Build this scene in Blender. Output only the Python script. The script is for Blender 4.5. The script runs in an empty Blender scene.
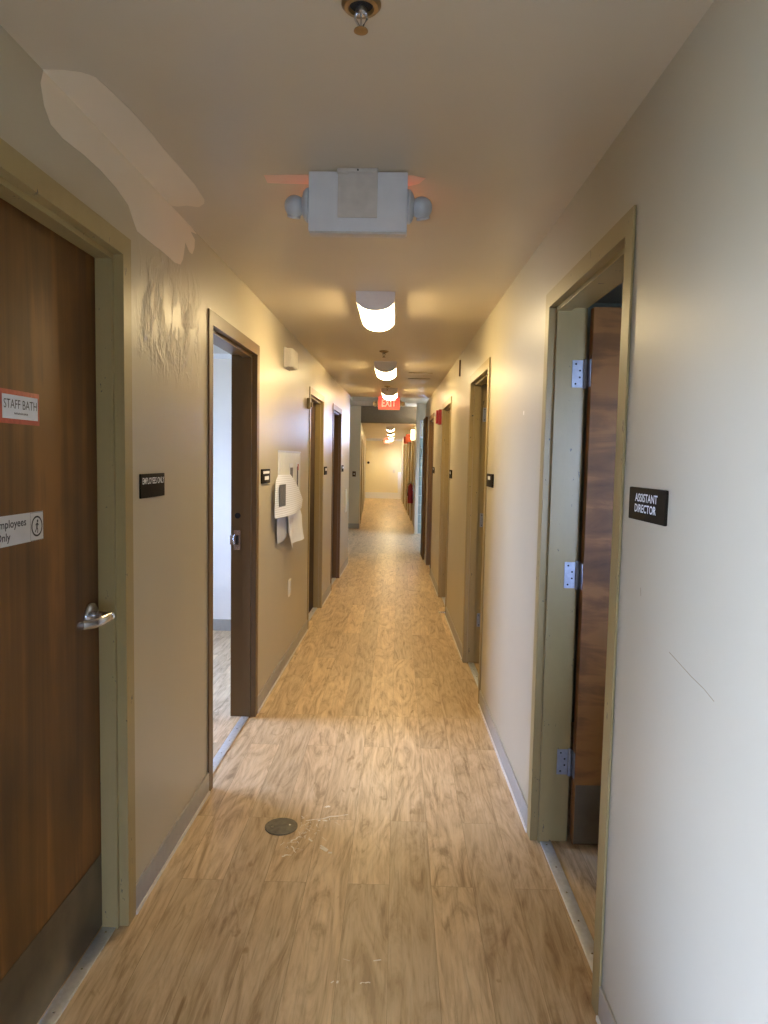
import bpy, bmesh, math, random
from mathutils import Vector, Matrix
random.seed(7)
S = bpy.context.scene
C = S.collection
PI = math.pi

# ------------------------------------------------------------------ materials
def nodes(name):
    m = bpy.data.materials.new(name); m.use_nodes = True
    nt = m.node_tree; b = nt.nodes['Principled BSDF']
    return m, nt, b
def new(nt, t, **kw):
    n = nt.nodes.new(t)
    for k, v in kw.items():
        if hasattr(n, k): setattr(n, k, v)
        else: n.inputs[k].default_value = v
    return n
def ramp(nt, fac, stops):
    r = nt.nodes.new('ShaderNodeValToRGB')
    e = r.color_ramp.elements
    while len(e) < len(stops): e.new(0.5)
    for el, (p, c) in zip(e, stops):
        el.position = p; el.color = (*c, 1)
    nt.links.new(fac, r.inputs[0])
    return r.outputs[0]
def mapped(nt, scale, rot=(0, 0, 0), coord='Object'):
    tc = nt.nodes.new('ShaderNodeTexCoord'); mp = nt.nodes.new('ShaderNodeMapping')
    mp.inputs['Scale'].default_value = scale; mp.inputs['Rotation'].default_value = rot
    nt.links.new(tc.outputs[coord], mp.inputs[0])
    return mp.outputs[0]
def plain(name, col, rough=.5, metal=0., var=.06, scale=30., bump=0., spec=.5, emit=None, es=0.):
    m, nt, b = nodes(name)
    v = mapped(nt, (1, 1, 1))
    n = new(nt, 'ShaderNodeTexNoise', **{'Scale': scale, 'Detail': 4.})
    nt.links.new(v, n.inputs['Vector'])
    lo = tuple(c * (1 - var) for c in col); hi = tuple(min(1, c * (1 + var)) for c in col)
    nt.links.new(ramp(nt, n.outputs[0], [(.3, lo), (.7, hi)]), b.inputs['Base Color'])
    b.inputs['Roughness'].default_value = rough; b.inputs['Metallic'].default_value = metal
    b.inputs['Specular IOR Level'].default_value = spec
    if bump:
        bp = new(nt, 'ShaderNodeBump', **{'Strength': bump, 'Distance': .01})
        nt.links.new(n.outputs[0], bp.inputs['Height']); nt.links.new(bp.outputs[0], b.inputs['Normal'])
    if emit:
        b.inputs['Emission Color'].default_value = (*emit, 1); b.inputs['Emission Strength'].default_value = es
    return m
def wood(name, dark, light, rough=.42, scale=1., axis='Z'):
    m, nt, b = nodes(name)
    sc = {'Z': (22 * scale, 22 * scale, 1.1 * scale), 'X': (6 * scale, 22 * scale, 26 * scale)}[axis]
    v = mapped(nt, sc)
    n = new(nt, 'ShaderNodeTexNoise', **{'Scale': 1., 'Detail': 6., 'Roughness': .62, 'Distortion': .8})
    nt.links.new(v, n.inputs['Vector'])
    v2 = mapped(nt, (2.2, 2.2, 1.3))
    n2 = new(nt, 'ShaderNodeTexNoise', **{'Scale': 1.6, 'Detail': 3.})
    nt.links.new(v2, n2.inputs['Vector'])
    mx = nt.nodes.new('ShaderNodeMath'); mx.operation = 'MULTIPLY_ADD'
    nt.links.new(n2.outputs[0], mx.inputs[0]); mx.inputs[1].default_value = .75
    nt.links.new(n.outputs[0], mx.inputs[2])
    mid = tuple((a + c) / 2 for a, c in zip(dark, light))
    nt.links.new(ramp(nt, mx.outputs[0], [(.62, dark), (.88, mid), (1.1, light)]), b.inputs['Base Color'])
    b.inputs['Roughness'].default_value = rough
    bp = new(nt, 'ShaderNodeBump', **{'Strength': .08, 'Distance': .005})
    nt.links.new(n.outputs[0], bp.inputs['Height']); nt.links.new(bp.outputs[0], b.inputs['Normal'])
    return m
def paint(name, col, rough=.38, blister=False, var=.035):
    m, nt, b = nodes(name)
    v = mapped(nt, (1, 1, 1))
    n = new(nt, 'ShaderNodeTexNoise', **{'Scale': 1.3, 'Detail': 5., 'Roughness': .6})
    nt.links.new(v, n.inputs['Vector'])
    lo = tuple(c * (1 - var) for c in col); hi = tuple(min(1, c * (1 + var)) for c in col)
    nt.links.new(ramp(nt, n.outputs[0], [(.3, lo), (.7, hi)]), b.inputs['Base Color'])
    b.inputs['Roughness'].default_value = rough
    f = new(nt, 'ShaderNodeTexNoise', **{'Scale': 55., 'Detail': 3.})
    nt.links.new(v, f.inputs['Vector'])
    bp = new(nt, 'ShaderNodeBump', **{'Strength': .05, 'Distance': .003})
    nt.links.new(f.outputs[0], bp.inputs['Height'])
    out = bp.outputs[0]
    if blister:                                  # water-blistered paint above the employees sign
        sep = nt.nodes.new('ShaderNodeSeparateXYZ'); nt.links.new(v, sep.inputs[0])
        def band(sock, a, b_, c, d):
            m1 = new(nt, 'ShaderNodeMapRange'); m1.interpolation_type = 'SMOOTHSTEP'
            for i, q in ((1, a), (2, b_)): m1.inputs[i].default_value = q
            m2 = new(nt, 'ShaderNodeMapRange'); m2.interpolation_type = 'SMOOTHSTEP'
            for i, q in ((1, c), (2, d), (3, 1.), (4, 0.)): m2.inputs[i].default_value = q
            nt.links.new(sock, m1.inputs[0]); nt.links.new(sock, m2.inputs[0])
            mu = nt.nodes.new('ShaderNodeMath'); mu.operation = 'MULTIPLY'
            nt.links.new(m1.outputs[0], mu.inputs[0]); nt.links.new(m2.outputs[0], mu.inputs[1])
            return mu.outputs[0]
        mu = nt.nodes.new('ShaderNodeMath'); mu.operation = 'MULTIPLY'
        nt.links.new(band(sep.outputs[1], 2.25, 2.4, 2.85, 3.05), mu.inputs[0])
        nt.links.new(band(sep.outputs[2], 1.78, 1.95, 2.2, 2.32), mu.inputs[1])
        vb = mapped(nt, (13, 13, 6.5))
        nb = new(nt, 'ShaderNodeTexNoise', **{'Scale': 1., 'Detail': 4., 'Roughness': .6, 'Distortion': .35})
        nt.links.new(vb, nb.inputs['Vector'])
        rb = ramp(nt, nb.outputs[0], [(.46, (0, 0, 0)), (.66, (1, 1, 1))])
        m3 = nt.nodes.new('ShaderNodeMath'); m3.operation = 'MULTIPLY'
        nt.links.new(rb, m3.inputs[0]); nt.links.new(mu.outputs[0], m3.inputs[1])
        b2 = new(nt, 'ShaderNodeBump', **{'Strength': .6, 'Distance': .012})
        nt.links.new(m3.outputs[0], b2.inputs['Height']); nt.links.new(out, b2.inputs['Normal'])
        out = b2.outputs[0]
    nt.links.new(out, b.inputs['Normal'])
    return m
def worn_paint(name, col, chip, rough=.42, thr=.70):
    m, nt, b = nodes(name)
    v = mapped(nt, (1, 1, .45))
    n = new(nt, 'ShaderNodeTexNoise', **{'Scale': 38., 'Detail': 5., 'Roughness': .65})
    nt.links.new(v, n.inputs['Vector'])
    base = ramp(nt, n.outputs[0], [(.2, tuple(c * .93 for c in col)), (thr - .02, col), (thr, chip), (1., chip)])
    nt.links.new(base, b.inputs['Base Color'])
    b.inputs['Roughness'].default_value = rough
    return m
def floor_mat():
    m, nt, b = nodes('plank_vinyl')
    v = mapped(nt, (1, 1, 1), (0, 0, PI / 2))
    br = nt.nodes.new('ShaderNodeTexBrick')
    br.offset = .37; br.offset_frequency = 2
    br.inputs['Color1'].default_value = (0, 0, 0, 1); br.inputs['Color2'].default_value = (1, 1, 1, 1)
    br.inputs['Mortar'].default_value = (.5, .5, .5, 1)
    br.inputs['Scale'].default_value = 1.; br.inputs['Mortar Size'].default_value = .0009
    br.inputs['Mortar Smooth'].default_value = .3
    br.inputs['Brick Width'].default_value = 1.22; br.inputs['Row Height'].default_value = .152
    nt.links.new(v, br.inputs['Vector'])
    tc = nt.nodes.new('ShaderNodeTexCoord')
    off = nt.nodes.new('ShaderNodeVectorMath'); off.operation = 'MULTIPLY_ADD'
    nt.links.new(br.outputs['Color'], off.inputs[0]); off.inputs[1].default_value = (7.3, 11.1, 5.7)
    nt.links.new(tc.outputs['Object'], off.inputs[2])
    def stretch(s):
        mp = nt.nodes.new('ShaderNodeMapping'); mp.inputs['Scale'].default_value = s
        nt.links.new(off.outputs[0], mp.inputs[0]); return mp.outputs[0]
    n1 = new(nt, 'ShaderNodeTexNoise', **{'Scale': 1., 'Detail': 8., 'Roughness': .62, 'Distortion': 3.})
    nt.links.new(stretch((9, 1.7, 1)), n1.inputs['Vector'])
    n2 = new(nt, 'ShaderNodeTexNoise', **{'Scale': 1., 'Detail': 4., 'Roughness': .6, 'Distortion': .6})
    nt.links.new(stretch((85, 5., 1)), n2.inputs['Vector'])
    c1 = ramp(nt, n1.outputs[0], [(.33, FL[0]), (.43, FL[1]), (.53, FL[2]), (.68, FL[3])])
    c2 = ramp(nt, n2.outputs[0], [(.34, (.78, .74, .69)), (.46, (.95, .94, .92)), (.62, (1.04, 1.04, 1.03))])
    def mul(a, b_, fac=1.):
        x = nt.nodes.new('ShaderNodeMix'); x.data_type = 'RGBA'; x.blend_type = 'MULTIPLY'
        x.inputs[0].default_value = fac
        nt.links.new(a, x.inputs[6]); nt.links.new(b_, x.inputs[7]); return x.outputs[2]
    col = mul(c1, c2)
    n3 = new(nt, 'ShaderNodeTexNoise', **{'Scale': 1., 'Detail': 3., 'Roughness': .5, 'Distortion': 1.})
    nt.links.new(stretch((15, 6., 1)), n3.inputs['Vector'])
    col = mul(col, ramp(nt, n3.outputs[0], [(.25, (.66, .58, .48)), (.34, (1, 1, 1))]))
    tone = ramp(nt, br.outputs['Color'], [(0., (.86, .85, .83)), (1., (1.08, 1.07, 1.05))])
    col = mul(col, tone)
    seam = ramp(nt, br.outputs['Fac'], [(0., (1, 1, 1)), (1., (.62, .58, .52))])
    col = mul(col, seam)
    nt.links.new(col, b.inputs['Base Color'])
    b.inputs['Roughness'].default_value = .36
    b.inputs['Specular IOR Level'].default_value = .35
    bp = new(nt, 'ShaderNodeBump', **{'Strength': .06, 'Distance': .004})
    nt.links.new(n2.outputs[0], bp.inputs['Height']); nt.links.new(bp.outputs[0], b.inputs['Normal'])
    return m
def emission(name, col, strength):
    m, nt, b = nodes(name)
    b.inputs['Base Color'].default_value = (.8, .8, .78, 1)
    b.inputs['Roughness'].default_value = .4
    b.inputs['Emission Color'].default_value = (*col, 1); b.inputs['Emission Strength'].default_value = strength
    return m
def tile_mat():
    m, nt, b = nodes('ceiling_tile')
    v = mapped(nt, (1, 1, 1))
    br = nt.nodes.new('ShaderNodeTexBrick'); br.offset = 0
    br.inputs['Color1'].default_value = (.55, .55, .54, 1); br.inputs['Color2'].default_value = (.6, .6, .58, 1)
    br.inputs['Mortar'].default_value = (.8, .8, .8, 1); br.inputs['Scale'].default_value = 1
    br.inputs['Mortar Size'].default_value = .012; br.inputs['Brick Width'].default_value = .61; br.inputs['Row Height'].default_value = .61
    nt.links.new(v, br.inputs['Vector']); nt.links.new(br.outputs[0], b.inputs['Base Color'])
    b.inputs['Roughness'].default_value = .9
    return m
def glass_block_mat():
    m, nt, b = nodes('glass_block')
    tr = nt.nodes.new('ShaderNodeBsdfTranslucent'); tr.inputs[0].default_value = (.34, .40, .36, 1)
    df = nt.nodes.new('ShaderNodeBsdfGlossy'); df.inputs[0].default_value = (.8, .88, .84, 1); df.inputs['Roughness'].default_value = .12
    mx = nt.nodes.new('ShaderNodeMixShader'); mx.inputs[0].default_value = .2
    n = new(nt, 'ShaderNodeTexNoise', **{'Scale': 22., 'Detail': 2.})
    nt.links.new(mapped(nt, (1, 1, 1)), n.inputs['Vector'])
    bp = new(nt, 'ShaderNodeBump', **{'Strength': .4, 'Distance': .01})
    nt.links.new(n.outputs[0], bp.inputs['Height']); nt.links.new(bp.outputs[0], df.inputs['Normal'])
    nt.links.new(tr.outputs[0], mx.inputs[1]); nt.links.new(df.outputs[0], mx.inputs[2])
    nt.links.new(mx.outputs[0], nt.nodes['Material Output'].inputs[0])
    return m
def glass_mat():
    m, nt, b = nodes('window_glass')
    t = nt.nodes.new('ShaderNodeBsdfTransparent'); t.inputs[0].default_value = (.95, .98, 1, 1)
    g = nt.nodes.new('ShaderNodeBsdfGlossy'); g.inputs['Roughness'].default_value = .02
    lw = nt.nodes.new('ShaderNodeFresnel'); lw.inputs[0].default_value = 1.45
    mx = nt.nodes.new('ShaderNodeMixShader')
    nt.links.new(lw.outputs[0], mx.inputs[0]); nt.links.new(t.outputs[0], mx.inputs[1]); nt.links.new(g.outputs[0], mx.inputs[2])
    nt.links.new(mx.outputs[0], nt.nodes['Material Output'].inputs[0])
    return m
def lined_paper():
    m, nt, b = nodes('printed_paper')
    v = mapped(nt, (1, 1, 1))
    w = nt.nodes.new('ShaderNodeTexWave'); w.bands_direction = 'Z'; w.inputs['Scale'].default_value = 22.
    w.inputs['Distortion'].default_value = .25
    nt.links.new(v, w.inputs['Vector'])
    nt.links.new(ramp(nt, w.outputs[1], [(.05, (.66, .68, .73)), (.3, (.86, .89, .96))]), b.inputs['Base Color'])
    b.inputs['Roughness'].default_value = .8
    return m

FL = [(.40, .27, .15), (.57, .415, .25), (.67, .51, .325), (.75, .60, .41)]
LAMP = (1., .75, .38); LAMP_E = 62.; SKY_E = 58.; EXPO = 0.
M = dict(
    wall=paint('wall_paint', (.50, .443, .322)),
    wall_blister=paint('blistered_wall_paint', (.50, .443, .322), blister=True),
    ceil=paint('ceiling_paint', (.62, .54, .41), .34),
    white_wall=paint('white_room_paint', (.86, .82, .76), .5),
    grey_wall=paint('grey_green_paint', (.72, .63, .45), .45),
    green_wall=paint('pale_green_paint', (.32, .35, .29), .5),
    yellow_wall=paint('pale_yellow_paint', (.90, .82, .56), .5),
    patch=paint('skim_plaster', (.80, .71, .57), .75),
    peach=paint('peach_glow_paint', (.94, .64, .50), .6),  # colour of the red glow painted beside the light box
    frame=worn_paint('olive_tan_enamel', (.36, .275, .118), (.10, .085, .06), .40, .68),
    frame_brown=worn_paint('brown_enamel', (.15, .083, .024), (.06, .04, .02), .40, .74),
    trim_brown=plain('dark_brown_trim', (.11, .06, .022), .75, var=.2, scale=9, spec=.2),
    header=plain('brown_header_paint', (.20, .145, .075), .6),
    door=wood('door_veneer', (.062, .025, .003), (.215, .088, .015), .55, .42),
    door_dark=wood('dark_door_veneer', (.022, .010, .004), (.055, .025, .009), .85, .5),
    door_x=wood('door_veneer_crossgrain', (.095, .036, .007), (.29, .125, .033), .6, .4, axis='X'),
    kick=plain('bronze_kick_plate', (.105, .078, .045), .42, .2, .3, 9),
    base=plain('taupe_vinyl_base', (.40, .375, .33), .45),
    caulk=plain('pale_caulk', (.72, .69, .63), .6),
    alum=plain('brushed_aluminium', (.66, .69, .75), .42, .6, .1, 60),
    hinge_steel=plain('hinge_steel', (.34, .37, .44), .5, .7, .1, 60),
    steel=plain('satin_chrome', (.62, .63, .66), .25, .95, .05, 40),
    brass=plain('aged_brass', (.34, .24, .12), .35, .9, .2, 40),
    black=plain('dark_brown_sign_plastic', (.020, .015, .010), .6, var=.1, spec=.06),
    dark=plain('black_recess', (.01, .009, .008), .8),
    white_ink=plain('white_lettering', (.85, .87, .90), .5, var=.02),
    black_ink=plain('black_lettering', (.03, .03, .035), .6, var=.02),
    grey_plate=plain('silver_sign_plastic', (.62, .63, .65), .4, var=.03),
    red_tape=plain('red_tape', (.50, .10, .06), .5, var=.15, scale=60),
    paper=plain('white_paper', (.84, .87, .93), .8, var=.02),
    lined=lined_paper(),
    grey_paper=plain('grey_paper', (.56, .585, .64), .8, var=.03),
    label=plain('grey_printed_label', (.12, .125, .14), .7, var=.3, scale=120),
    board=plain('pale_grey_board', (.72, .74, .71), .45, var=.04),
    fixture=plain('white_fixture_enamel', (.72, .70, .70), .4, var=.02),
    plastic=plain('blue_white_plastic', (.78, .79, .81), .45, var=.03, scale=14),
    beige=plain('yellowed_canopy_plastic', (.66, .61, .55), .55, var=.07, scale=24),
    ivory=plain('ivory_plastic', (.76, .70, .56), .5, var=.03),
    red=plain('red_enamel', (.42, .012, .018), .35, var=.1),
    orange=plain('orange_red_plastic', (.72, .13, .06), .45, var=.05),
    lens=emission('glowing_lens', LAMP, LAMP_E),
    sconce=emission('glowing_sconce_glass', LAMP, 14.),
    exit=emission('glowing_red_letters', (1., .05, .03), 9.),
    exit_panel=plain('exit_face', (.85, .30, .26), .45, var=.04, emit=(1., .12, .09), es=.55),
    lamp_head=plain('lamp_head_plastic', (.55, .60, .66), .3, var=.03),
    lamp_cream=plain('lamp_head_cream', (.62, .52, .34), .35, var=.03),
    tile=tile_mat(), block=glass_block_mat(), glass=glass_mat(),
    mortar=plain('block_mortar', (.45, .47, .44), .8),
    cover=plain('cast_cover', (.13, .115, .085), .5, .35, .35, 40, bump=.3),
    scuff=plain('white_scuff', (.88, .83, .76), .7, var=.1),
    scratch=plain('brown_scratch', (.33, .26, .17), .7, var=.1),
    rubber=plain('black_rubber', (.02, .02, .022), .6),
)
M['floor'] = floor_mat()

# ------------------------------------------------------------------ geometry helpers
def wall_fn(x0, s, side):           # local (u along the corridor, n out of the wall into the corridor, z up) -> world
    a = math.atan(s)
    nx, ny = (math.cos(a), -math.sin(a)) if side == 'L' else (-math.cos(a), math.sin(a))
    return lambda u, n, z: Vector((x0 + s * u + n * nx, u + n * ny, z))
LW = wall_fn(-.8983, .01778, 'L')
RW = wall_fn(.6279, -.01762, 'R')
FLW = wall_fn(-.264, -.0368, 'L')
FRW = wall_fn(.745, -.0225, 'R')
XY = lambda x, y, z: Vector((x, y, z))

class MB:
    def __init__(s): s.bm = bmesh.new()
    def box(s, f, a0, a1, b0, b1, c0, c1, bev=0.):
        vs = [s.bm.verts.new(f(a, b, c)) for a in (a0, a1) for b in (b0, b1) for c in (c0, c1)]
        fs = [s.bm.faces.new([vs[i] for i in q]) for q in ((0, 1, 3, 2), (4, 6, 7, 5), (0, 4, 5, 1), (2, 3, 7, 6), (0, 2, 6, 4), (1, 5, 7, 3))]
        if bev:
            es = list({e for g in fs for e in g.edges})
            bmesh.ops.bevel(s.bm, geom=es, offset=bev, segments=2, affect='EDGES', profile=.6)
        return s
    def prism(s, pts, d):           # closed outline of world points extruded along vector d
        a = [s.bm.verts.new(p) for p in pts]; b = [s.bm.verts.new(Vector(p) + Vector(d)) for p in pts]
        n = len(a)
        s.bm.faces.new(a); s.bm.faces.new(list(reversed(b)))
        for i in range(n): s.bm.faces.new((a[i], b[i], b[(i + 1) % n], a[(i + 1) % n]))
        return s
    def loft(s, rings, cap=True, closed=True):
        R = [[s.bm.verts.new(p) for p in r] for r in rings]
        n = len(R[0])
        for i in range(len(R) - 1):
            for j in range(n if closed else n - 1):
                s.bm.faces.new((R[i][j], R[i][(j + 1) % n], R[i + 1][(j + 1) % n], R[i + 1][j]))
        if cap and closed: s.bm.faces.new(R[0]); s.bm.faces.new(list(reversed(R[-1])))
        return s
    def lathe(s, c, axis, prof, seg=28):    # prof: (distance along axis, radius)
        ax = Vector(axis).normalized(); t = ax.orthogonal().normalized(); w = ax.cross(t)
        return s.loft([[Vector(c) + ax * d + (t * math.cos(2 * PI * k / seg) + w * math.sin(2 * PI * k / seg)) * max(r, 1e-4) for k in range(seg)] for d, r in prof])
    def tube(s, pts, r, seg=10, flat=(1, 1)):
        rings = []
        P = [Vector(p) for p in pts]
        for i, p in enumerate(P):
            d = (P[min(i + 1, len(P) - 1)] - P[max(i - 1, 0)]).normalized()
            up = Vector((0, 0, 1)) if abs(d.z) < .9 else Vector((1, 0, 0))
            a = d.cross(up).normalized(); b = a.cross(d)
            rr = r[i] if isinstance(r, (list, tuple)) else r
            rings.append([p + (a * math.cos(2 * PI * k / seg) * flat[0] + b * math.sin(2 * PI * k / seg) * flat[1]) * rr for k in range(seg)])
        return s.loft(rings)
    def build(s, name, mat, parent=None, loc=None, sharp=32):
        bm = s.bm
        bmesh.ops.recalc_face_normals(bm, faces=bm.faces)
        big = [f for f in bm.faces if len(f.verts) > 4]
        if big: bmesh.ops.triangulate(bm, faces=big)
        me = bpy.data.meshes.new(name); bm.to_mesh(me); bm.free()
        o = bpy.data.objects.new(name, me); C.objects.link(o)
        me.materials.append(M[mat])
        for p in me.polygons: p.use_smooth = True
        me.set_sharp_from_angle(angle=math.radians(sharp))
        if parent is not None:
            base = W0[parent.name] ; o.parent = parent
            me.transform(Matrix.Translation(-base)); W0[o.name] = base
        elif loc is not None:
            me.transform(Matrix.Translation(-Vector(loc))); o.location = loc; W0[o.name] = Vector(loc)
        else: W0[o.name] = Vector((0, 0, 0))
        return o
W0 = {}
def empty(name, loc):
    o = bpy.data.objects.new(name, None); o.empty_display_size = .1; C.objects.link(o); o.location = loc
    W0[o.name] = Vector(loc); return o
def tag(o, label=None, cat=None, group=None, kind=None):
    for k, v in (('label', label), ('category', cat), ('group', group), ('kind', kind)):
        if v: o[k] = v
    return o
def thing(name, loc, label, cat, group=None, kind=None): return tag(empty(name, loc), label, cat, group, kind)
def lab(o, t): o['label'] = t; return o

def text_mesh(s, place, w=None, h=None, align=.5, thick=.0008, bold=0.):
    """letters as a mesh builder; place(x, y, d) maps sign-plane metres to world"""
    cu = bpy.data.curves.new('lettering', 'FONT'); cu.body = s; cu.size = 1; cu.resolution_u = 3; cu.offset = bold
    ob = bpy.data.objects.new('lettering', cu); C.objects.link(ob)
    dg = bpy.context.evaluated_depsgraph_get(); dg.update()
    me = bpy.data.meshes.new_from_object(ob.evaluated_get(dg))
    bpy.data.objects.remove(ob); bpy.data.curves.remove(cu)
    xs = [v.co.x for v in me.vertices]; ys = [v.co.y for v in me.vertices]
    x0, x1, y0, y1 = min(xs), max(xs), min(ys), max(ys)
    sx = w / (x1 - x0); sy = (h / (y1 - y0)) if h else sx
    mb = MB()
    vs = [mb.bm.verts.new(place((v.co.x - x0) * sx, (v.co.y - y0) * sy, thick)) for v in me.vertices]
    for p in me.polygons:
        try: mb.bm.faces.new([vs[i] for i in p.vertices])
        except ValueError: pass
    bpy.data.meshes.remove(me)
    return mb
def ribbon(mb, place, pts, w, d=.001):
    for (x0, y0), (x1, y1) in zip(pts, pts[1:]):
        L = math.hypot(x1 - x0, y1 - y0) or 1e-6; nx, ny = -(y1 - y0) / L * w / 2, (x1 - x0) / L * w / 2
        vs = [mb.bm.verts.new(place(x, y, d)) for x, y in ((x0 - nx, y0 - ny), (x1 - nx, y1 - ny), (x1 + nx, y1 + ny), (x0 + nx, y0 + ny))]
        mb.bm.faces.new(vs)
    return mb
def disc(mb, place, x, y, r, d=.001, seg=20, inner=None):
    o = [mb.bm.verts.new(place(x + r * math.cos(2 * PI * k / seg), y + r * math.sin(2 * PI * k / seg), d)) for k in range(seg)]
    if inner is None: mb.bm.faces.new(o)
    else:
        i = [mb.bm.verts.new(place(x + inner * math.cos(2 * PI * k / seg), y + inner * math.sin(2 * PI * k / seg), d)) for k in range(seg)]
        for k in range(seg): mb.bm.faces.new((o[k], o[(k + 1) % seg], i[(k + 1) % seg], i[k]))
    return mb

# ------------------------------------------------------------------ shell
CE = 2.456; TH = .126; DT = 2.18
def wall_boxes(mb, f, u0, u1, z1, ops, th=TH):
    """ops: (ua, ub, z0, z1) holes"""
    ops = sorted(ops); u = u0
    for a, b, h0, h1 in ops:
        mb.box(f, u, a, -th, 0, 0, z1)
        mb.box(f, a, b, -th, 0, h1, z1)
        if h0 > 0: mb.box(f, a, b, -th, 0, 0, h0)
        u = b
    mb.box(f, u, u1, -th, 0, 0, z1)
    return mb
def struct(name, mb, mat, label, cat):
    return tag(mb.build(name, mat), label, cat, kind='structure')

D = dict(L1=(1.21, 2.232), L2=(3.09, 4.11), L3=(6.16, 7.18), L4=(8.0, 9.0),
         R1=(1.85, 2.83), R2=(4.34, 5.34), R3=(6.86, 7.90), R4=(9.30, 10.30))
TOP = dict(L1=2.213, L2=2.185, L3=2.165, L4=2.165, R1=2.203, R2=2.178, R3=2.168, R4=2.168)
hole = lambda k: (D[k][0] + .03, D[k][1] - .03, 0, TOP.get(k, 2.08) - .03)
fl = MB().box(XY, -4.4, 3.6, -2.8, 28.2, -.08, 0)
floor = struct('floor', fl, 'floor', 'tan wood-plank vinyl floor running the whole length of the corridor', 'floor')
LEND, REND = 10.25, 11.45
wl = wall_boxes(MB(), LW, -2.6, LEND, CE, [(-.05, .80, .3, 1.93)] + [hole(k) for k in ('L1', 'L2', 'L3', 'L4')])
wall_left = struct('wall_left', wl, 'wall_blister', 'cream painted corridor wall carrying the staff bath door and papers', 'wall')
wr = wall_boxes(MB(), RW, -2.6, REND, CE, [hole(k) for k in ('R1', 'R2', 'R3', 'R4')])
wall_right = struct('wall_right', wr, 'wall', 'cream painted corridor wall carrying the assistant director sign', 'wall')
fr_ = lambda u, n, z: Vector((u, -2.6 + n, z))
struct('wall_rear', wall_boxes(MB(), fr_, -1.2, .9, CE, [(-.72, .44, .1, .68)]), 'wall', 'cream wall closing the corridor behind the viewer', 'wall')
ceiling = struct('ceiling', MB().box(XY, -4.4, 3.6, -2.8, 10.45, CE, CE + .5), 'ceil', 'cream painted ceiling over the near stretch of corridor', 'ceiling')

# room behind the second doorway on the light-switch side
rm = MB()
rm.box(XY, -3.9, -1.03, 6.1, 6.2, 0, CE)
struct('wall_white_room_back', rm, 'white_wall', 'bright white wall inside the daylit room beyond the open doorway', 'wall')
rm = MB()
rm.box(XY, -3.9, -1.05, 1.9, 2.0, 0, CE)
f2 = lambda u, n, z: Vector((-3.9 + n, u, z))
wall_boxes(rm, f2, 2.0, 6.1, CE, [(3.6, 5.2, .9, 2.1)], .1)
struct('wall_white_room_side', rm, 'white_wall', 'white side wall of the daylit room with its window', 'wall')
struct('ceiling_white_room', MB().box(XY, -3.9, -1.05, 2.0, 6.1, CE - .035, CE - .001), 'tile', 'grey tile ceiling of the daylit white room', 'ceiling')
struct('baseboard_white_room', MB().box(XY, -3.9, -1.05, 6.085, 6.1, 0, .10), 'base', 'grey baseboard along the daylit white room wall', 'baseboard')
struct('trim_1', MB().box(XY, -3.9, -1.05, 6.06, 6.1, CE - .075, CE - .035), 'white_ink', 'pale trim strip at the top of the daylit room wall', 'trim')

# room behind the assistant director doorway, and the small room past it
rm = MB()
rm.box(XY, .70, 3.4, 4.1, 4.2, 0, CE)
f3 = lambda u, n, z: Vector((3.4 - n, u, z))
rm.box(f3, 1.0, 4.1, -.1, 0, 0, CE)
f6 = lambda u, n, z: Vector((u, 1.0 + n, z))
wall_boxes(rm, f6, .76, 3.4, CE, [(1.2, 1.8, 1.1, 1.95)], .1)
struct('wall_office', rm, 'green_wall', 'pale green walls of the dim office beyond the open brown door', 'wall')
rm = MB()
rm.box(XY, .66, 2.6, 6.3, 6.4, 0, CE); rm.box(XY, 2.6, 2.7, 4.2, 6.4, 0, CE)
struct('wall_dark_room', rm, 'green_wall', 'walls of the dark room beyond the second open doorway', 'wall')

# crossing beyond the near ceiling
cr = MB()
cr.box(XY, -3.2, -.838, 15.45, 15.6, 0, 2.9)
cr.box(XY, -3.3, -3.2, 10.1, 15.6, 0, 2.9)
cr.box(XY, -3.2, LW(LEND, -TH, 0).x, LEND - .15, LEND, 0, 2.9)
struct('wall_crossing', cr, 'grey_wall', 'grey-green wall facing down the corridor beside the far opening', 'wall')
cr = MB()
f4 = lambda u, n, z: Vector((2.7 - n, u, z))
cr.box(XY, RW(REND, -TH, 0).x, 2.7, REND - .15, REND, 0, 2.9)
wall_boxes(cr, f4, REND - .15, 14.6, 2.9, [(12.9, 13.9, .6, 1.8)])
struct('wall_crossing_window_side', cr, 'grey_wall', 'grey-green wall with a wide window lighting the crossing', 'wall')
cc = MB()
cc.box(XY, -3.3, 2.85, 10.45, 13.25, 2.70, 2.95); cc.box(XY, -3.3, 2.85, 14.2, 15.6, 2.70, 2.95)
cc.box(XY, -3.3, -.95, 13.25, 14.2, 2.70, 2.95); cc.box(XY, -.34, 2.85, 13.25, 14.2, 2.70, 2.95)
cc.box(XY, -1.0, -.3, 13.2, 14.25, 2.95, 3.0)
struct('ceiling_crossing', cc, 'ceil', 'higher ceiling of the crossing with a dark open tile hole', 'ceiling')
struct('trim_2', MB().box(XY, -.838, .46, 15.45, 15.6, 2.335, 2.70), 'header', 'dark brown header across the mouth of the far corridor', 'trim')

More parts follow.
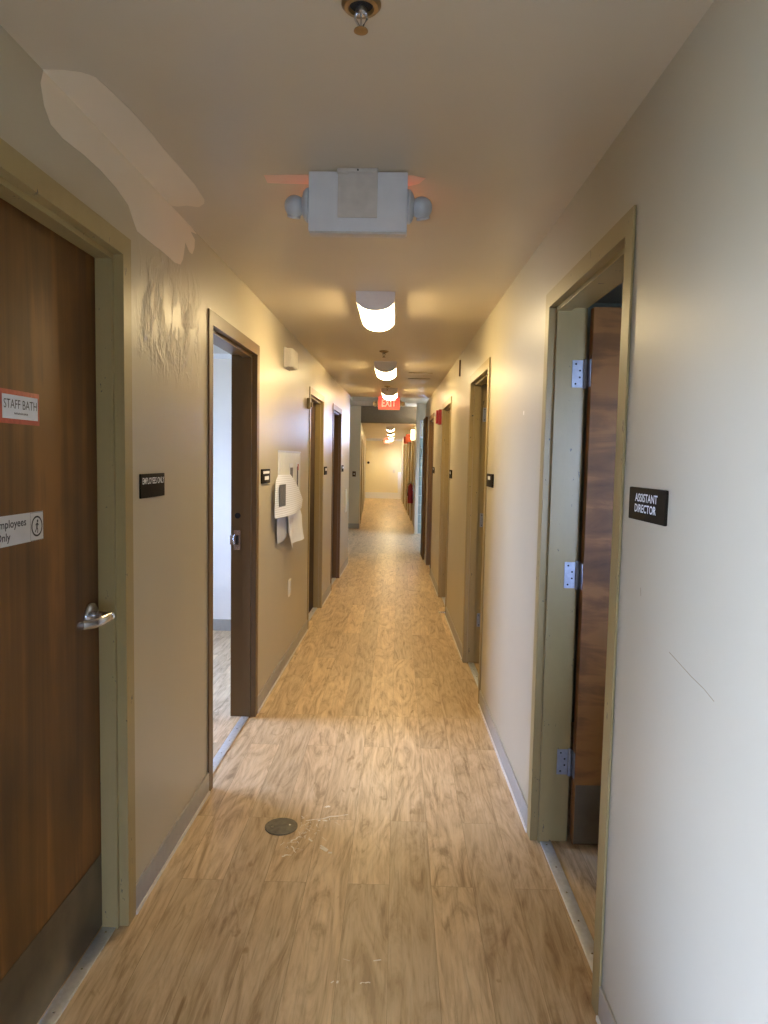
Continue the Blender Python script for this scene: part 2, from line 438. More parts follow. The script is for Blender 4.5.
# far corridor
D.update(FL1=(16.6, 17.6), FL2=(20.3, 21.3), FR1=(16.75, 17.75), FR2=(18.5, 19.5), FR3=(20.4, 21.4), FR4=(23.4, 24.4))
FZ = 2.345
wall_far_left = struct('wall_far_left', wall_boxes(MB(), FLW, 15.6, 27.7, FZ + .05, [hole(k) for k in ('FL1', 'FL2')] + [(26.3, 26.9, 1.3, 1.9)]), 'wall', 'cream wall of the far corridor on the switch side', 'wall')
wall_far_right = struct('wall_far_right', wall_boxes(MB(), FRW, 14.625, 27.7, FZ + .05, [hole(k) for k in ('FR1', 'FR2', 'FR3', 'FR4')]), 'wall', 'cream wall of the far corridor carrying the fire extinguisher', 'wall')
struct('wall_end', MB().box(XY, -1.6, .5, 27.55, 27.7, 0, FZ), 'yellow_wall', 'pale yellow wall closing the far end of the corridor', 'wall')
struct('ceiling_far', MB().box(XY, -1.6, .7, 15.6, 27.7, FZ, FZ + .1), 'ceil', 'ceiling of the far corridor banded with lamp light', 'ceiling')
struct('baseboard_end', MB().box(XY, -1.6, .4, 27.53, 27.55, 0, .24), 'white_ink', 'tall white baseboard under the pale yellow end wall', 'baseboard')
struct('trim_3', MB().box(XY, -1.6, .4, 27.52, 27.55, FZ - .09, FZ), 'white_ink', 'white trim along the top of the yellow end wall', 'trim')
struct('trim_4', MB().box(XY, .0, .16, 27.48, 27.55, 0, 1.05), 'white_ink', 'white corner trim at the low edge of the yellow end wall', 'trim')

# baseboards
def base_run(mb, cb, f, runs, h=.10):
    for a, b in runs:
        mb.box(f, a, b, 0, .008, .012, h, .0025); cb.box(f, a, b, 0, .013, 0, .013)
for nm, f, runs, lb in (('baseboard_left', LW, [(D['L1'][1], D['L2'][0]), (D['L2'][1], D['L3'][0]), (D['L3'][1], D['L4'][0]), (D['L4'][1], LEND)], 'taupe vinyl baseboard under the wall with the papers'),
                    ('baseboard_right', RW, [(-1, D['R1'][0]), (D['R1'][1], D['R2'][0]), (D['R2'][1], D['R3'][0]), (D['R3'][1], D['R4'][0]), (D['R4'][1], REND - .02)], 'taupe vinyl baseboard under the assistant director sign wall')):
    a, c = MB(), MB(); base_run(a, c, f, runs)
    b_ = struct(nm, a, 'base', lb, 'baseboard')
    lab(c.build('caulk_line', 'caulk', b_), 'pale line where baseboard meets floor')
struct('baseboard_crossing', MB().box(XY, -3.2, -.838, 15.44, 15.45, 0, .11), 'base', 'dark baseboard under the grey-green crossing wall', 'baseboard')
struct('trim_5', MB().box(RW, D['R4'][1] + .45, REND + .008, 0, .03, 0, 2.2).box(RW, REND - .002, REND + .02, -.16, .03, 0, 2.2), 'trim_brown', 'dark brown corner board at the end of the sign wall', 'trim')

# ------------------------------------------------------------------ doors
def prof(uo, sg, n0=.008):      # hollow-metal jamb section, (across, n); sg=+1 grows toward the opening
    q = [(0, .002), (0, n0), (.06, n0), (.06, -.022), (.076, -.022), (.076, -.074), (.06, -.074), (.06, -.142), (0, -.142), (0, -.128), (.029, -.128), (.029, .002)]
    return [(uo + sg * a, n) for a, n in q]
def door_frame(d, f, a, b, top, parent, mat='frame'):
    mb = MB()
    for uo, sg in ((a, 1), (b, -1)):
        mb.prism([f(u, n, 0) for u, n in prof(uo, sg)], (0, 0, top))
    hp = [(z, n) for z, n in prof(top, -1)]
    L = [f(a + .06, n, z) for z, n in hp]
    mb.prism(L, f(b - .06, 0, 0) - f(a + .06, 0, 0))
    return mb.build('door_frame', mat, parent)
def closed_panel(f, a, b, top, parent, mat='door'):
    return MB().box(f, a + .064, b - .064, -.119, -.076, .008, top - .064, .002).build('door_panel', mat, parent)
def threshold(f, a, b, parent):
    t = MB().box(f, a + .055, b - .055, -.0745, -.030, 0, .006, .002).build('threshold', 'alum', parent)
    mb = MB()
    for k in range(6): mb.lathe(f(a + .1 + (b - a - .2) * k / 5, -.052, .006), (0, 0, 1), [(0, .004), (.0008, .003)], 8)
    mb.build('screws', 'steel', t); lab(t, 'pale metal threshold strip')
    return t
def door(n, f, key, label, top=0, mat='frame'):
    a, b = D[key]; top = TOP.get(key, 2.08)
    d = thing('door_%d' % n, f((a + b) / 2, -.07, 0), label, 'door', kind='structure')
    door_frame(d, f, a, b, top, d, mat)
    return d, a, b
def hinge(f, u, n, z, parent, open_leaf):
    o = MB()
    if open_leaf:   # leaf on the jamb rabbet, leaf on the door edge, knuckle between
        o.box(f, u - .0035, u, n, n + .042, z - .052, z + .052)
        o.box(f, u - .044, u - .003, n - .0185, n - .016, z - .052, z + .052)
        o.lathe(f(u - .004, n - .008, z - .056), (0, 0, 1), [(0, .007), (.112, .007)], 10)
    h = o.build('hinge', 'hinge_steel', parent)
    s = MB()
    for dz in (-.038, -.013, .013, .038):
        s.lathe(f(u - .0035, n + (.012 if abs(dz) < .02 else .028), z + dz), f(0, 0, 0) - f(1, 0, 0), [(0, .004), (.001, .003)], 8)
    s.build('screws', 'dark', h)
    return lab(h, 'blue-grey steel hinge')

# staff bath door
d1, a, b = door(1, LW, 'L1', 'closed dark-stained wooden door with chrome lever and red-bordered staff bath paper')
p = closed_panel(LW, a, b, TOP['L1'], d1)
lab(MB().box(LW, a + .075, b - .072, -.076, -.0735, .012, .255, .0005).build('kick_plate', 'kick', p), 'dull bronze kick plate')
lv = MB()
uc, zc = b - .134, 1.052
lv.lathe(LW(uc, -.076, zc), LW(0, 1, 0) - LW(0, 0, 0), [(0, .038), (.006, .038), (.011, .035), (.013, .026), (.013, .014)], 32)
hd = lab(lv.build('lever_handle', 'steel', p), 'satin chrome lever handle')
lv = MB()
lv.tube([LW(uc, -.065, zc), LW(uc, -.024, zc), LW(uc - .004, -.010, zc), LW(uc - .014, -.003, zc)], [.012, .0115, .0115, .011], 12)
lv.tube([LW(uc - .006, -.008, zc), LW(uc - .02, -.003, zc), LW(uc - .07, -.006, zc - .001), LW(uc - .105, -.014, zc - .002), LW(uc - .128, -.034, zc - .002), LW(uc - .130, -.050, zc - .002)], [.011, .0135, .0135, .0135, .013, .011], 14, (.7, 1.05))
lv.build('lever', 'steel', hd)
threshold(LW, a, b, d1)
# open door to the white room
d2, a, b = door(2, LW, 'L2', 'open doorway onto the bright white daylit room', mat='frame_brown')
st = MB().box(LW, b - .0625, b - .0595, -.125, -.087, 1.00, 1.115).box(LW, b - .070, b - .060, -.147, -.125, 1.03, 1.085, .003)
st = lab(st.build('strike_plate', 'steel', d2), 'silver strike plate')
MB().box(LW, b - .064, b - .0622, -.115, -.097, 1.03, 1.085).build('latch_hole', 'dark', st)
lab(MB().lathe(LW(b - .0605, -.103, 1.20), LW(0, 0, 0) - LW(1, 0, 0), [(-.002, .017), (.003, .017), (.004, .012)], 18).build('bolt_hole', 'dark', d2), 'black round bolt hole')
threshold(LW, a, b, d2)
tt = MB().box(LW, a + .07, a + .114, -1.03, -.15, .01, TOP['L2'] - .07, .002).build('door_panel', 'door', d2)
# two closed doors further on
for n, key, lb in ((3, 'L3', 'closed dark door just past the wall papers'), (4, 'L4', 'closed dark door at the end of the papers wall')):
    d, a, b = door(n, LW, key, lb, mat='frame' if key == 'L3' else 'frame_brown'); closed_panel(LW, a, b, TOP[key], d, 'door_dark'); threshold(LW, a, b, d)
# assistant director door, swung into the office
def open_door(n, key, label):
    d, a, b = door(n, RW, key, label)
    ue = b - .06
    p = MB().box(RW, ue - .048, ue - .004, -1.06, -.152, .012, TOP[key] - .066, .002).build('door_panel', 'door_x', d)
    lab(MB().box(RW, ue - .0505, ue - .048, -1.05, -.156, .016, .26, .0005).build('kick_plate', 'kick', p), 'dark metal kick plate')
    for z in (.335, 1.10, 1.89): hinge(RW, ue, -.132, z, p, True)
    threshold(RW, a, b, d)
    k = MB().lathe(RW(ue - .048, -.99, 1.03), (0, -1, 0), [(0, .035), (.01, .035), (.013, .015), (.05, .013), (.052, .011)], 20)
    hh = k.build('lever_handle', 'steel', p)
    MB().tube([RW(ue - .095, -.99, 1.03), RW(ue - .098, -.93, 1.03), RW(ue - .09, -.88, 1.03)], .010, 10, (.7, 1)).build('lever', 'steel', hh)
    return d
open_door(5, 'R1', 'doorway beside the assistant director sign with brown door swung into the office')
open_door(6, 'R2', 'second open doorway past the assistant director door with dark gap and hinges')
for n, key, lb in ((7, 'R3', 'tan-framed doorway just short of the red fire alarm'), (8, 'R4', 'last brown-framed doorway before the dark corner board')):
    d, a, b = door(n, RW, key, lb, mat='frame' if key == 'R3' else 'frame_brown'); closed_panel(RW, a, b, TOP[key], d); threshold(RW, a, b, d)
for n, f, key, lb in ((9, FLW, 'FL1', 'first door of the far corridor on the switch side'), (10, FLW, 'FL2', 'second door of the far corridor on the switch side'),
                      (11, FRW, 'FR1', 'far corridor door nearest the fire extinguisher'), (12, FRW, 'FR2', 'far corridor door second past the fire extinguisher'),
                      (13, FRW, 'FR3', 'far corridor door third past the fire extinguisher'), (14, FRW, 'FR4', 'far corridor door closest to the yellow end wall')):
    d, a, b = door(n, f, key, lb, 2.08); closed_panel(f, a, b, 2.08, d)

# ------------------------------------------------------------------ windows with daylight
SKY = (.80, .90, 1.)
def window(n, f, a, b, z0, z1, label, th=TH):
    w = thing('window_%d' % n, f((a + b) / 2, -th / 2, z0), label, 'window', kind='structure')
    mb = MB()
    for x0, x1 in ((a, a + .04), (b - .04, b), ((a + b) / 2 - .015, (a + b) / 2 + .015)): mb.box(f, x0, x1, -th + .03, -.03, z0, z1)
    for y0, y1 in ((z0, z0 + .04), (z1 - .04, z1)): mb.box(f, a + .04, b - .04, -th + .03, -.03, y0, y1)
    mb.build('window_frame', 'alum', w)
    MB().box(f, a + .04, b - .04, -th / 2 - .003, -th / 2 + .003, z0 + .04, z1 - .04).build('pane', 'glass', w)
    return w
def portal(name, f, a, b, z0, z1, n=-.2):
    L = bpy.data.lights.new(name, 'AREA'); L.shape = 'RECTANGLE'
    L.cycles.is_portal = True
    o = bpy.data.objects.new(name, L); C.objects.link(o)
    c = f((a + b) / 2, n, (z0 + z1) / 2)
    d = (f(a, 1, 0) - f(a, 0, 0)).normalized()       # into the room
    x = Vector((d.y, -d.x, 0)); z = -d; y = z.cross(x)
    o.matrix_world = Matrix(((x.x, y.x, z.x, c.x), (x.y, y.y, z.y, c.y), (x.z, y.z, z.z, c.z), (0, 0, 0, 1)))
    L.size = b - a; L.size_y = z1 - z0
window(1, LW, -.05, .80, .3, 1.93, 'tall window in the corridor wall behind the viewer')
portal('window_daylight', LW, -.05, .80, .3, 1.93)
window(7, fr_, -.72, .44, .1, .68, 'added glazed opening giving fill daylight behind the viewer')  # unseen opening added in the rear wall for fill daylight
portal('rear_fill_daylight', fr_, -.72, .44, .1, .68)
window(2, f2, 3.6, 5.2, .9, 2.1, 'window lighting the white room', .1)
portal('room_daylight', f2, 3.6, 5.2, .9, 2.1)
window(3, f6, 1.2, 1.8, 1.1, 1.95, 'window of the dim office', .1)
portal('office_daylight', f6, 1.2, 1.8, 1.1, 1.95)
window(4, f4, 12.9, 13.9, .6, 1.8, 'wide window lighting the crossing')
portal('crossing_daylight', f4, 12.9, 13.9, .6, 1.8)
window(6, FLW, 26.3, 26.9, 1.3, 1.9, 'window beside the yellow end wall')
portal('end_daylight', FLW, 26.3, 26.9, 1.3, 1.9)

# glass-block panel across the far side of the crossing
gp = thing('window_5', (1.5, 14.56, 0), 'greenish glass-block panel with a bright pane on top past the corner board', 'window', kind='structure')
MB().box(XY, .36, .432, 14.5, 14.62, 0, 2.9, .004).build('pillar', 'grey_wall', gp)
MB().box(XY, .432, 2.70, 14.5, 14.62, 2.36, 2.9).build('lintel', 'grey_wall', gp)
mb = MB(); mo = MB()
BW, BH = .19, .197
nx = 12
for j in range(10):
    for i in range(nx):
        x0 = .432 + i * BW
        if x0 + BW < 2.72:
            mb.box(XY, x0 + .006, x0 + BW - .006, 14.51, 14.60, .02 + j * BH + .006, .02 + (j + 1) * BH - .006, .012)
for j in range(11): mo.box(XY, .432, 2.70, 14.53, 14.585, .014 + j * BH, .026 + j * BH)
for i in range(nx): mo.box(XY, .426 + i * BW, .438 + i * BW, 14.53, 14.585, 0, .02 + 10 * BH)
mb.build('glass_blocks', 'block', gp); mo.build('mortar_grid', 'mortar', gp)
fr = MB()
for x0, x1, z0, z1 in ((.432, 2.7, 1.995, 2.03), (.432, 2.7, 2.33, 2.36), (.432, .455, 2.03, 2.33)): fr.box(XY, x0, x1, 14.53, 14.59, z0, z1)
fr.build('window_frame', 'alum', gp)
MB().box(XY, .455, 1.3, 14.555, 14.561, 2.03, 2.33).build('pane', 'glass', gp)
MB().box(XY, 1.3, 2.7, 14.53, 14.60, 2.03, 2.33).build('added_daylight_blocker', 'grey_wall', gp)  # unseen panel added to cut daylight coming through the top pane

# ------------------------------------------------------------------ marks on the shell
def sheet(pts, d, name, mat, parent, label=None):
    o = MB().prism(pts, d).build(name, mat, parent)
    if label: lab(o, label)
    return o
wp = [(1.73, 2.4555), (1.715, 2.42), (1.73, 2.375), (1.76, 2.345), (1.82, 2.338), (1.93, 2.346), (2.034, 2.347), (2.14, 2.338), (2.231, 2.319), (2.27, 2.285), (2.30, 2.262), (2.42, 2.262),
      (2.55, 2.265), (2.66, 2.262), (2.724, 2.272), (2.755, 2.30), (2.77, 2.335), (2.784, 2.372), (2.83, 2.35), (2.87, 2.352), (2.90, 2.385), (2.905, 2.42), (2.85, 2.435), (2.93, 2.45), (2.86, 2.4555)]
sheet([LW(u, .0005, z) for u, z in wp], LW(0, .001, 0) - LW(0, 0, 0), 'plaster_patch', 'patch', wall_left, 'pale skim-plaster patch')
cp = [(1.725, .0), (1.728, .05), (1.738, .09), (1.76, .114), (1.818, .124), (1.93, .136), (2.05, .142), (2.159, .141), (2.3, .147), (2.42, .150), (2.564, .142), (2.60, .13), (2.635, .10), (2.62, .06), (2.63, .02), (2.62, .0)]
sheet([LW(u, max(n, .001), CE - .0005) for u, n in cp], (0, 0, -.001), 'plaster_patch', 'patch', ceiling, 'pale skim-plaster patch')
sheet([XY(x, y, CE - .0004) for x, y in ((-.455, 2.335), (-.455, 2.40), (-.25, 2.41), (.02, 2.41), (.05, 2.39), (.07, 2.345), (.03, 2.325), (-.3, 2.325))], (0, 0, -.001), 'painted_glow', 'peach', ceiling, 'peach painted glow round the light box')  # red glow of the exit letters, painted onto the ceiling
lab(MB().box(XY, .09, .34, 7.42, 7.445, CE - .006, CE - .0005).box(XY, .09, .34, 7.95, 7.97, CE - .004, CE - .0005).build('hatch_edge', 'frame', ceiling), 'raised edge of a ceiling hatch')
mb = MB(); disc(mb, lambda x, y, d: RW(3.241 - x, d, 1.768 + y), 0, 0, .011, .0012, 9)
lab(mb.build('plaster_chip', 'scuff', wall_right), 'small pale chip')
mb = MB(); ribbon(mb, lambda x, y, d: RW(x, d, y), [(1.515, 1.137), (1.46, 1.128), (1.40, 1.118), (1.345, 1.112), (1.30, 1.102)], .0022, .001)
ribbon(mb, lambda x, y, d: RW(x, d, y), [(1.70, 1.245), (1.696, 1.225)], .003, .001)
lab(mb.build('scratch', 'scratch', wall_right), 'thin brown scratch')
mb = MB()
rs = random.Random(3)
for (x, y), (x2, y2), w in (((-.36, 2.87), (-.19, 2.935), .006), ((-.31, 2.88), (-.27, 2.87), .008), ((-.33, 2.73), (-.25, 2.65), .007), ((-.28, 2.67), (-.23, 2.63), .009), ((-.36, 2.77), (-.40, 2.70), .006),
                        ((-.42, 2.60), (-.385, 2.615), .007), ((-.39, 2.67), (-.37, 2.63), .005), ((-.29, 2.99), (-.275, 3.0), .012), ((-.14, 2.05), (-.02, 2.05), .004), ((-.17, 1.955), (-.125, 1.96), .008), ((-.09, 1.955), (-.05, 1.96), .004)):
    pts = [(x + (x2 - x) * t / 5 + rs.uniform(-.004, .004), y + (y2 - y) * t / 5 + rs.uniform(-.006, .006)) for t in range(6)]
    for q in range(5):
        if rs.random() < .85: ribbon(mb, lambda a, b_, d: XY(a, b_, d), pts[q:q + 2], w * rs.uniform(.5, 1.4), .0012)
for k in range(60):
    x, y = rs.gauss(-.36, .05), rs.gauss(2.80, .06)
    if (x + .458) ** 2 + (y - 2.818) ** 2 > .08 ** 2:
        ribbon(mb, lambda a, b_, d: XY(a, b_, d), [(x, y), (x + rs.uniform(-.02, .03), y + rs.uniform(-.03, .03))], rs.uniform(.001, .003), .0012)
lab(mb.build('scuff_mark', 'scuff', floor), 'white scuff scratches beside the round cover')

# ------------------------------------------------------------------ signs
def plate_thing(name, f, u0, u1, z0, z1, mat, label, cat, th=.006, group=None, n=0., bev=.0015):
    uc = (u0 + u1) / 2
    o = MB().box(f, u0, u1, n, n + th, z0, z1, bev).build(name, mat, loc=f(uc, n, (z0 + z1) / 2))
    return tag(o, label, cat, group)
def Lp(u0, z0, n): return lambda x, y, d: LW(u0 + x, n + d, z0 + y)     # sign plane seen from the corridor
def Rp(u0, z0, n): return lambda x, y, d: RW(u0 - x, n + d, z0 + y)
def braille(place, x, y, k, parent):
    mb = MB()
    for i in range(k):
        for dx, dy in ((0, 0), (.0028, 0), (0, .003), (.0028, .003), (0, .006)):
            if rs.random() < .6: disc(mb, place, x + i * .0068 + dx, y + dy, .0009, .0008, 6)
    lab(mb.build('braille', 'black', parent), 'raised braille dots')
# assistant director
s = plate_thing('door_sign', RW, 1.560, 1.790, 1.408, 1.488, 'black', 'dark assistant director sign beside the big doorway on the pale wall', 'sign', .008, bev=.003)
for t, x, z, w in (('ASSISTANT', 1.744, 1.454, .142), ('DIRECTOR', 1.744, 1.428, .136)):
    text_mesh(t, Rp(x, z, .008), w, .020, bold=.02).build('lettering', 'white_ink', s)
braille(Rp(1.735, 1.416, .008), 0, 0, 11, s)
# employees only
s = plate_thing('door_sign', LW, 2.305, 2.53, 1.398, 1.480, 'black', 'dark employees only sign on the wall beside the staff bath door', 'sign', .006, bev=.002)
text_mesh('EMPLOYEES ONLY', Lp(2.318, 1.445, .006), .205, .022, bold=.012).build('lettering', 'white_ink', s)
braille(Lp(2.335, 1.412, .006), 0, 0, 8, s)
# staff bath paper on the door
s = plate_thing('paper_sign', LW, 1.644, 1.824, 1.614, 1.696, 'red_tape', 'red-bordered staff bath paper taped to the wooden door', 'paper sign', .0012, n=-.0758, bev=.0003)
MB().box(LW, 1.657, 1.816, -.0746, -.0742, 1.626, 1.684).build('paper', 'paper', s)
text_mesh('STAFF BATH', Lp(1.662, 1.651, -.0742), .148, .022, bold=-.006).build('lettering', 'black_ink', s)
mb = MB()
for k in range(9): ribbon(mb, Lp(1.706 + k * .007, 1.637, -.0742), [(0, 0), (.002, .005), (.004, 0), (.006, .004)], .0012, .0006)
lab(mb.build('small_print', 'black_ink', s), 'small faint line of handwriting')
# employees only plaque on the door
s = plate_thing('plaque', LW, 1.56, 1.832, 1.316, 1.391, 'grey_plate', 'silver employees only plaque with a round walking-figure symbol', 'plaque', .003, n=-.0758)
text_mesh('Employees', Lp(1.615, 1.354, -.0728), .132, .026, bold=.014).build('lettering', 'black_ink', s)
text_mesh('Only', Lp(1.615, 1.323, -.0728), .061, .026, bold=.014).build('lettering', 'black_ink', s)
mb = MB(); pl = Lp(1.798, 1.3535, -.0728)
disc(mb, pl, 0, 0, .027, .0008, 32, .0225)
disc(mb, pl, .003, .0135, .0038, .0008, 12)
for pts, w in (([(.002, .009), (-.001, -.003)], .006), ([(-.001, -.002), (.004, -.010), (.002, -.018)], .0032), ([(-.001, -.002), (-.005, -.010), (-.010, -.015)], .0032), ([(.002, .008), (.008, .002)], .0026), ([(.001, .008), (-.007, .003)], .0026)):
    ribbon(mb, pl, pts, w, .0008)
for q in ([(-.031, -.036), (.031, -.036), (.031, .036), (-.031, .036), (-.031, -.036)],): ribbon(mb, pl, q, .001, .0007)
mb.build('walking_figure_symbol', 'black_ink', s)
# little name signs further along
def name_sign(f, u0, u1, z0, z1, label, ins, name='name_sign'):
    s = plate_thing(name, f, u0, u1, z0, z1, 'black', label, 'sign', .010, 'small name signs beside the doorways', bev=.002)
    mb = MB()
    for a0, a1, c0, c1 in ins: mb.box(f, u0 + (u1 - u0) * a0, u0 + (u1 - u0) * a1, .0095, .0112, z0 + (z1 - z0) * c0, z0 + (z1 - z0) * c1)
    mb.build('name_insert', 'white_ink', s)
name_sign(LW, 4.19, 4.43, 1.382, 1.470, 'small dark name sign between the white-room doorway and the hanging papers', [(.12, .88, .68, .86), (.3, .8, .25, .5)])
name_sign(LW, 7.27, 7.46, 1.37, 1.455, 'small dark name sign between the two closed dark doors', [(.2, .8, .5, .8)])
name_sign(LW, 9.12, 9.30, 1.37, 1.455, 'small dark name sign after the last closed dark door', [(.2, .8, .5, .8)])
name_sign(RW, 4.07, 4.30, 1.392, 1.470, 'small dark name sign before the second open doorway', [(.35, .72, .55, .82)])
name_sign(RW, 6.62, 6.82, 1.375, 1.455, 'small dark name sign before the doorway by the red alarm', [(.35, .65, .5, .8)])
name_sign(RW, 9.00, 9.26, 1.375, 1.455, 'small dark name sign before the last doorway by the corner board', [(.35, .65, .5, .8)])
sw = tag(MB().box(XY, -1.005, -.93, 15.438, 15.45, 1.15, 1.265, .003).build('switch_plate', 'trim_brown', loc=(-.967, 15.45, 1.2)), 'dark switch plate on the grey-green crossing wall', 'switch')
MB().box(XY, -.977, -.957, 15.428, 15.44, 1.19, 1.225, .002).build('toggle', 'ivory', sw)

# ------------------------------------------------------------------ board and hanging papers
bd = thing('notice_board', LW(5.18, 0, 1.2), 'pale grey metal board with top rail behind the hanging papers', 'board')
MB().box(LW, 4.74, 5.62, 0, .012, .99, 1.585, .002).build('panel', 'board', bd)
MB().box(LW, 4.73, 5.64, 0, .014, 1.578, 1.592, .002).build('rail', 'alum', bd)
for q in (4.74, 5.60): MB().box(LW, q, q + .022, .011, .014, 1.0, 1.57).build('edge', 'board', bd)
for nm, u0, u1, z0, z1, mt, lb in (('card', 5.10, 5.27, 1.36, 1.50, 'label', 'dark printed card pinned to the board, beside the papers'), ('card', 5.40, 5.52, 1.30, 1.505, 'label', 'dark printed card with a red corner pinned near the board edge')):
    c = tag(MB().box(LW, u0, u1, .0145, .016, z0, z1).build(nm, 'paper', loc=LW((u0 + u1) / 2, .014, (z0 + z1) / 2)), lb, 'card', 'cards on the grey board')
    MB().box(LW, u0 + .03, u1 - .02, .016, .0166, z0 + .015, z1 - .03).build('print', mt, c)
    if u0 > 5.3: MB().box(LW, u0 + .06, u1 - .005, .0166, .0172, z1 - .06, z1 - .01).build('red_corner', 'red', c)
def curl(name, rows, mat, label, cat, bulge, group, th=.0016, cols=14):
    """rows: (z_left, u_left, z_right, u_right) from top to bottom; bulge(s, t) is the distance off the wall"""
    mb = MB(); G = []; m = len(rows)
    for j, (zl, ul, zr, ur) in enumerate(rows):
        G.append([(ul + (ur - ul) * i / cols, bulge(i / cols, j / (m - 1)), zl + (zr - zl) * i / cols) for i in range(cols + 1)])
    F = [[mb.bm.verts.new(LW(u, n + th, z)) for u, n, z in r] for r in G]
    B = [[mb.bm.verts.new(LW(u, n, z)) for u, n, z in r] for r in G]
    for j in range(m - 1):
        for i in range(cols):
            mb.bm.faces.new((F[j][i], F[j][i + 1], F[j + 1][i + 1], F[j + 1][i])); mb.bm.faces.new((B[j][i], B[j + 1][i], B[j + 1][i + 1], B[j][i + 1]))
    for j in range(m - 1):
        for i in (0, cols): mb.bm.faces.new((F[j][i], B[j][i], B[j + 1][i], F[j + 1][i]))
    for i in range(cols):
        for j in (0, m - 1): mb.bm.faces.new((F[j][i], F[j][i + 1], B[j][i + 1], B[j][i]))
    o = mb.build(name, mat, loc=LW(rows[0][1], 0, rows[0][0]), sharp=60)
    return tag(o, label, cat, group)
sm = lambda x: x * x * (3 - 2 * x)
bl = lambda s, t: .030 + .035 * math.sin(PI * min(1, s * 1.0)) * (.4 + .6 * t) + .035 * s
p1 = curl('hanging_sheet', [(1.43, 4.60, 1.425, 4.86), (1.395, 4.52, 1.36, 5.10), (1.33, 4.49, 1.28, 5.30), (1.25, 4.49, 1.22, 5.42), (1.20, 4.48, 1.16, 5.36), (1.15, 4.48, 1.145, 5.25)], 'lined', 'large white printed sheet curling off the grey board, over the smaller ones', 'paper', bl, 'papers hanging on the grey board')
def strip(u0, u1, z0, z1, n0): return MB().prism([LW(u0, n0 + .002, z0), LW(u1, n0 + .016, z0), LW(u1, n0 + .016, z1), LW(u0, n0 + .002, z1)], LW(0, .0012, 0) - LW(0, 0, 0))
lab(strip(4.55, 4.70, 1.22, 1.365, .045).build('printed_label', 'label', p1), 'dark grey printed block')
curl('hanging_sheet', [(1.17, 4.62, 1.17, 5.0), (1.05, 4.62, 1.06, 5.0), (.965, 4.64, .985, 4.98)], 'grey_paper', 'grey sheet hanging below the large printed sheet', 'paper', lambda s, t: .018 + .012 * math.sin(PI * s), 'papers hanging on the grey board')
p3 = curl('hanging_sheet', [(1.165, 4.92, 1.165, 5.34), (1.10, 4.92, 1.10, 5.42), (1.0, 4.90, 1.01, 5.45), (.95, 4.90, .97, 5.50), (.905, 4.91, .935, 5.54)], 'paper', 'crumpled white sheet hanging lowest beside the grey sheet', 'paper', lambda s, t: .034 + .022 * math.sin(9 * s + 2 * t) * t + .022 * t + .02 * s, 'papers hanging on the grey board')
# bits on the same wall
c = MB().box(LW, 4.935, 5.165, 0, .012, 2.172, 2.312, .002)
ch = thing('door_chime', LW(5.05, 0, 2.17), 'ribbed ivory door chime box high above the papers', 'chime')
c.build('back_plate', 'ivory', ch)
MB().box(LW, 4.94, 5.16, .012, .055, 2.178, 2.306, .004).build('cover', 'ivory', ch)
mb = MB()
for k in range(6): mb.box(LW, 4.955 + k * .035, 4.973 + k * .035, .054, .062, 2.182, 2.302, .002)
for k in range(3): mb.box(LW, 4.933, 4.942, .018 + k * .012, .024 + k * .012, 2.182, 2.302, .001)
mb.build('ribs', 'ivory', ch)
o = tag(MB().box(LW, 5.185, 5.27, 0, .007, .50, .625, .002).build('wall_plate', 'ivory', loc=LW(5.2, 0, .56)), 'narrow ivory outlet plate low under the papers', 'wall plate')
MB().box(LW, 5.205, 5.25, .007, .009, .52, .56, .001).box(LW, 5.205, 5.25, .007, .009, .572, .612, .001).build('socket', 'board', o)
o = tag(MB().box(LW, 9.60, 9.86, 0, .012, .80, 1.12, .003).build('access_panel', 'board', loc=LW(9.73, 0, .96)), 'pale blank panel on the wall end past the closed dark doors', 'panel')
MB().box(LW, 9.63, 9.83, .012, .015, .83, 1.09, .001).build('panel_door', 'board', o)
o = tag(MB().box(LW, 6.03, 6.09, 0, .03, 1.965, 2.055, .004).build('wall_bracket', 'frame', loc=LW(6.06, 0, 2.0)), 'small tan bracket just before the first closed dark door frame', 'bracket')
MB().box(LW, 6.045, 6.075, .028, .045, 1.98, 2.02, .003).build('clip', 'frame', o)
# alarm on the sign wall
al = thing('fire_alarm', RW(8.15, 0, 1.96), 'red fire alarm horn high on the sign wall', 'alarm')
MB().box(RW, 8.07, 8.20, 0, .035, 1.955, 2.125, .004).build('back_box', 'red', al)
MB().box(RW, 8.08, 8.19, .035, .062, 1.965, 2.115, .006).build('cover', 'red', al)
MB().box(RW, 8.10, 8.17, .06, .075, 2.05, 2.10, .004).build('strobe', 'fixture', al)
o = tag(MB().tube([RW(6.12, .006, 2.27), RW(6.12, .006, 2.36), RW(6.12, .006, 2.41)], .006, 8).build('wire_stub', 'trim_brown', loc=RW(6.12, 0, 2.27)), 'short dark wire on the wall above the second open doorway', 'wire')
ds = thing('door_stop', RW(6.83, 0, 0), 'small chrome door stop on the baseboard before the alarm doorway', 'door stop')
MB().lathe(RW(6.82, .008, .05), RW(0, 1, 0) - RW(0, 0, 0), [(0, .018), (.006, .018), (.01, .008), (.055, .007), (.056, .007)], 16).build('rod', 'steel', ds)
MB().lathe(RW(6.82, .064, .05), RW(0, 1, 0) - RW(0, 0, 0), [(0, .011), (.012, .012), (.016, .008)], 16).build('bumper', 'ivory', ds)

